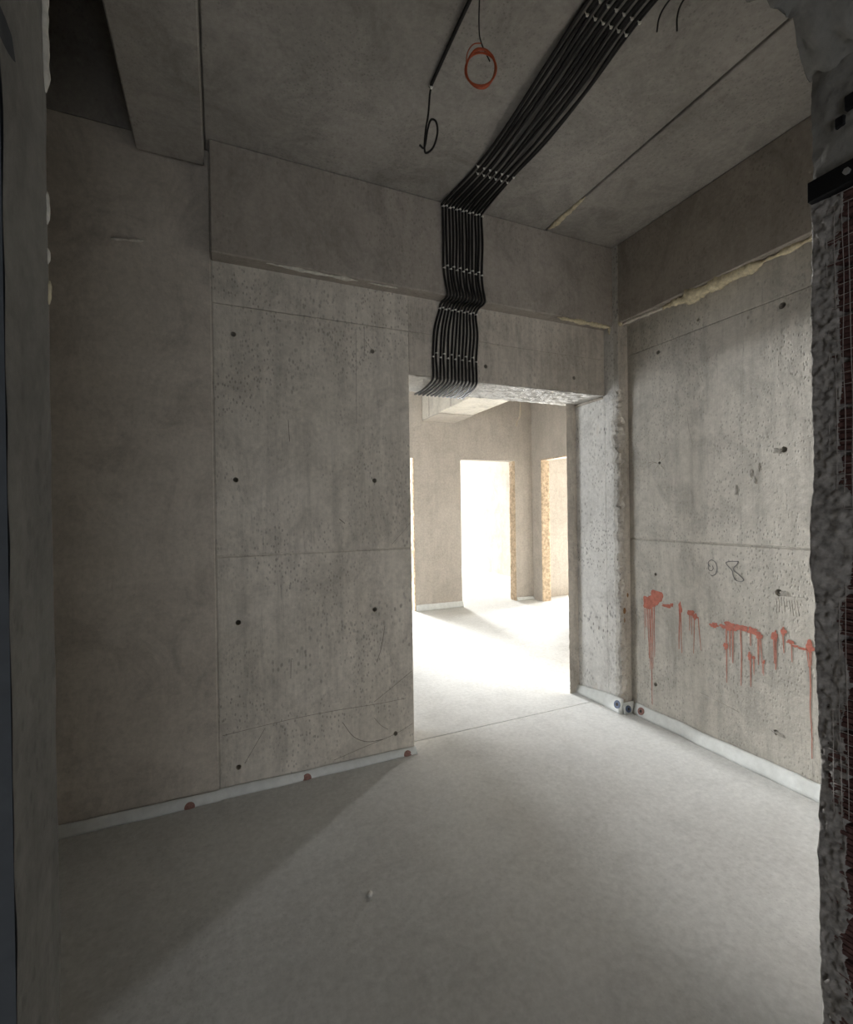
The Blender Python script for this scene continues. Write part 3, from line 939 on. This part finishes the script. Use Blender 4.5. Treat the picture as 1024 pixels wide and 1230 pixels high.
rs = random.Random(5)
for i in range(NC):
    t = i / (NC - 1)
    j = lambda a: rs.uniform(-a, a)
    L = lambda a, b: a + (b - a) * t
    off = RC + 0.001
    lay = 0.011 * (i % 2)          # on the ceiling every second cable rides a little lower
    xw, xb = L(1.170, 1.462), L(1.205, 1.462)
    pts = [
        (L(1.195, 1.545), YE - 0.012, DZ - 0.016 - off),
        (L(1.190, 1.515), 2.76, DZ - 0.016 - off - rs.uniform(0, .012)),
        (L(1.172, 1.470), YW + 0.015, DZ - 0.014 - off),
        (xw + j(.002), YW - off - 0.004, DZ + 0.025),
        (xw + j(.003), YW - off, 2.32),
        (xw + .012 + j(.002), YW - off, 2.47),
        (L(1.215, 1.465) + j(.002), YW - off, 2.585),
        (L(1.220, 1.467), YW - off - 0.010, ZB - 0.030),
        (L(1.223, 1.470), YW - off - 0.035, ZB - 0.0165),
        (L(1.225, 1.474), YB + 0.010, ZB - 0.0135),
        (L(1.225, 1.474), YB - off - 0.004, ZB - 0.004),
        (L(1.223, 1.471), YB - off - 0.007, ZB + 0.020),
        (L(1.213, 1.462) + j(.003), YB - off - 0.002, ZB + 0.07),
        (L(1.208, 1.456) + j(.003), YB - off, 2.80),
        (xb + j(.004), YB - off - rs.uniform(0, .006), 2.98),
        (xb, YB - off, H - 0.045),
        (xb, YB - off - 0.016, H - off - 0.008),
        (L(1.245, 1.462), 2.14, H - off - lay),
        (L(1.225, 1.455) + j(.0015), 1.85, H - off - lay - 0.012 - rs.uniform(0, .02)),
        (L(1.212, 1.445) + j(.0015), 1.55, H - off - lay - 0.012 - rs.uniform(0, .02)),
        (L(1.206, 1.428), 1.29 + 0.02 * (i % 2), H - off - lay),
        (L(1.200, 1.420) + j(.0015), 1.05, H - off - lay - 0.006),
        (L(1.195, 1.415), 0.80, H - off - lay),
    ]
    c = tube('cable', smooth_path(pts, 6), RC, M['cable'], None, 8)
    side = 'left' if i < 7 else 'right'
    o_ = ORD[i] if i < 7 else ORD[NC - 1 - i]
    lab = ('outermost' if o_ == 'first' else o_) + f' black cable from the {side} in the bundle above the doorway'
    if o_ == 'first':
        lab = f'black cable on the outer {side} edge of the bundle above the doorway'
    tag(c, lab, 'cable', 'flat bundle of black cables')
    st = (i % 2) * 2 - 1
    clip(c, (xw, YW - off, 2.317 + st * 0.012), (0, -1, 0), (0, 0, 1))
    clip(c, (L(1.216, 1.465), YW - off - 0.002, 2.598 + st * 0.004), (0, -1, 0), (0, 0, 1))
    clip(c, (L(1.208, 1.456), YB - off, 2.80 + st * 0.008), (0, -1, 0), (0, 0, 1))
    clip(c, (xb, YB - off - 0.004, H - 0.035 + st * 0.004), (0, -1, 0), (0, 0, 1))
    clip(c, (L(1.245, 1.462), 2.14 + st * 0.016, H - off - lay), (0, 0, -1), (0, 1, 0))
    clip(c, (L(1.206, 1.428), 1.29 + st * 0.022, H - off - lay), (0, 0, -1), (0, 1, 0))

# single black cable ending in a hanging loop
hc = empty('hanging_cable')
tag(hc, 'black cable running along the ceiling and hanging down in a small loop', 'cable')
tube('ceiling_run', smooth_path([(0.815, 0.95, H - .008), (0.818, 1.25, H - 0.018), (0.825, 1.55, H - .014), (0.837, 1.81, H - .008)], 8), 0.0075, M['cable'], hc)
hp = [(0.837, 1.80, H - .010), (0.836, 1.815, H - .04), (0.828, 1.815, H - .12), (0.812, 1.81, H - .20), (0.806, 1.81, H - .272), (0.815, 1.81, H - .29), (0.842, 1.80, H - .265), (0.862, 1.80, H - .20), (0.856, 1.80, H - .155), (0.835, 1.805, H - .15), (0.822, 1.81, H - .19), (0.808, 1.815, H - .265), (0.785, 1.815, H - .262)]
tube('hanging_end', smooth_path(hp, 8), 0.0042, M['cable'], hc)
clip(hc, (0.837, 1.80, H - .008), (0, 0, -1), (0, 1, 0), 0.006)

# orange wire coil
oc = empty('wire_coil')
tag(oc, 'orange wire hanging from the ceiling, wound into a small coil', 'wire coil')
cx, cy, cz = 0.775, 1.30, 2.79
tube('lead', smooth_path([(cx, cy - .02, H), (cx, cy - .005, 3.04), (cx - .002, cy, 2.92), (cx + .006, cy, 2.872), (cx + .036, cy, 2.825)], 8), 0.0022, M['cable'], oc, 6)
for k in range(5):
    ph = rs.uniform(0, 1)
    ex, ez = 0.043 + 0.005 * rs.random(), 0.056 + 0.006 * rs.random()
    pts = []
    for a in range(28):
        th = 2 * math.pi * a / 28
        x = math.cos(th) * ex * (1 + .06 * math.sin(2 * th + ph))
        z = math.sin(th) * ez
        pts.append((cx + .002 + x * 0.92, cy - x * 0.38 + 0.004 * math.sin(th * 2 + k) + (k - 2) * .002, cz + z))
    bm = bmesh.new()
    tube_bm(bm, pts, 0.0030, 6, closed=True)
    link('wire_turn', to_mesh(bm, 'wire_turn'), M['orange'], oc, smooth=True)
tube('loose_turn', smooth_path([(cx + .006, cy, 2.872), (cx - .018, cy + .01, 2.868), (cx - .036, cy + .015, 2.84), (cx - .042, cy + .015, 2.80)], 6), 0.0018, M['orange'], oc, 6)

# thin wire loop in the far room
wl = tube('wire_loop', smooth_path([(2.66 + .55, 4.58, H), (3.20, 4.58, 2.70), (3.19, 4.58, 2.50), (3.15, 4.58, 2.38), (3.135, 4.58, 2.355), (3.15, 4.58, 2.40), (3.19, 4.57, 2.46), (3.205, 4.58, 2.52), (3.20, 4.58, 2.62)], 8), 0.004, M['wire'], None, 6)
tag(wl, 'thin pale wire hanging in a loop from the far room ceiling', 'wire')
# stray cable ends near the bundle
for i, (x, y, dx) in enumerate(((1.47, 1.22, .0), (1.515, 1.19, 0.02))):
    o = tube('cable_end', smooth_path([(x, y - .10, H - .006), (x, y - .03, H - .010), (x + dx * .5, y, H - .03), (x + dx, y + .01, H - .07)], 6), 0.0032, M['cable'], None, 6)
    tag(o, ['short black cable end dangling right beside the cable bundle', 'short black cable end dangling farther right of the cable bundle'][i], 'cable end', 'loose cable ends on the ceiling')

# pebble on the floor
bm = bmesh.new()
bmesh.ops.create_icosphere(bm, subdivisions=2, radius=0.011)
for v in bm.verts:
    v.co = Vector((v.co.x * 0.9, v.co.y * 1.1, v.co.z * 0.8)) * (1 + 0.25 * nz(v.co, 90, 2))
    v.co += Vector((0.482, 1.67, 0.0075))
pb = link('pebble', to_mesh(bm, 'pebble'), M['stone'], None, smooth=False)
tag(pb, 'small white chip of mortar lying on the floor', 'pebble')
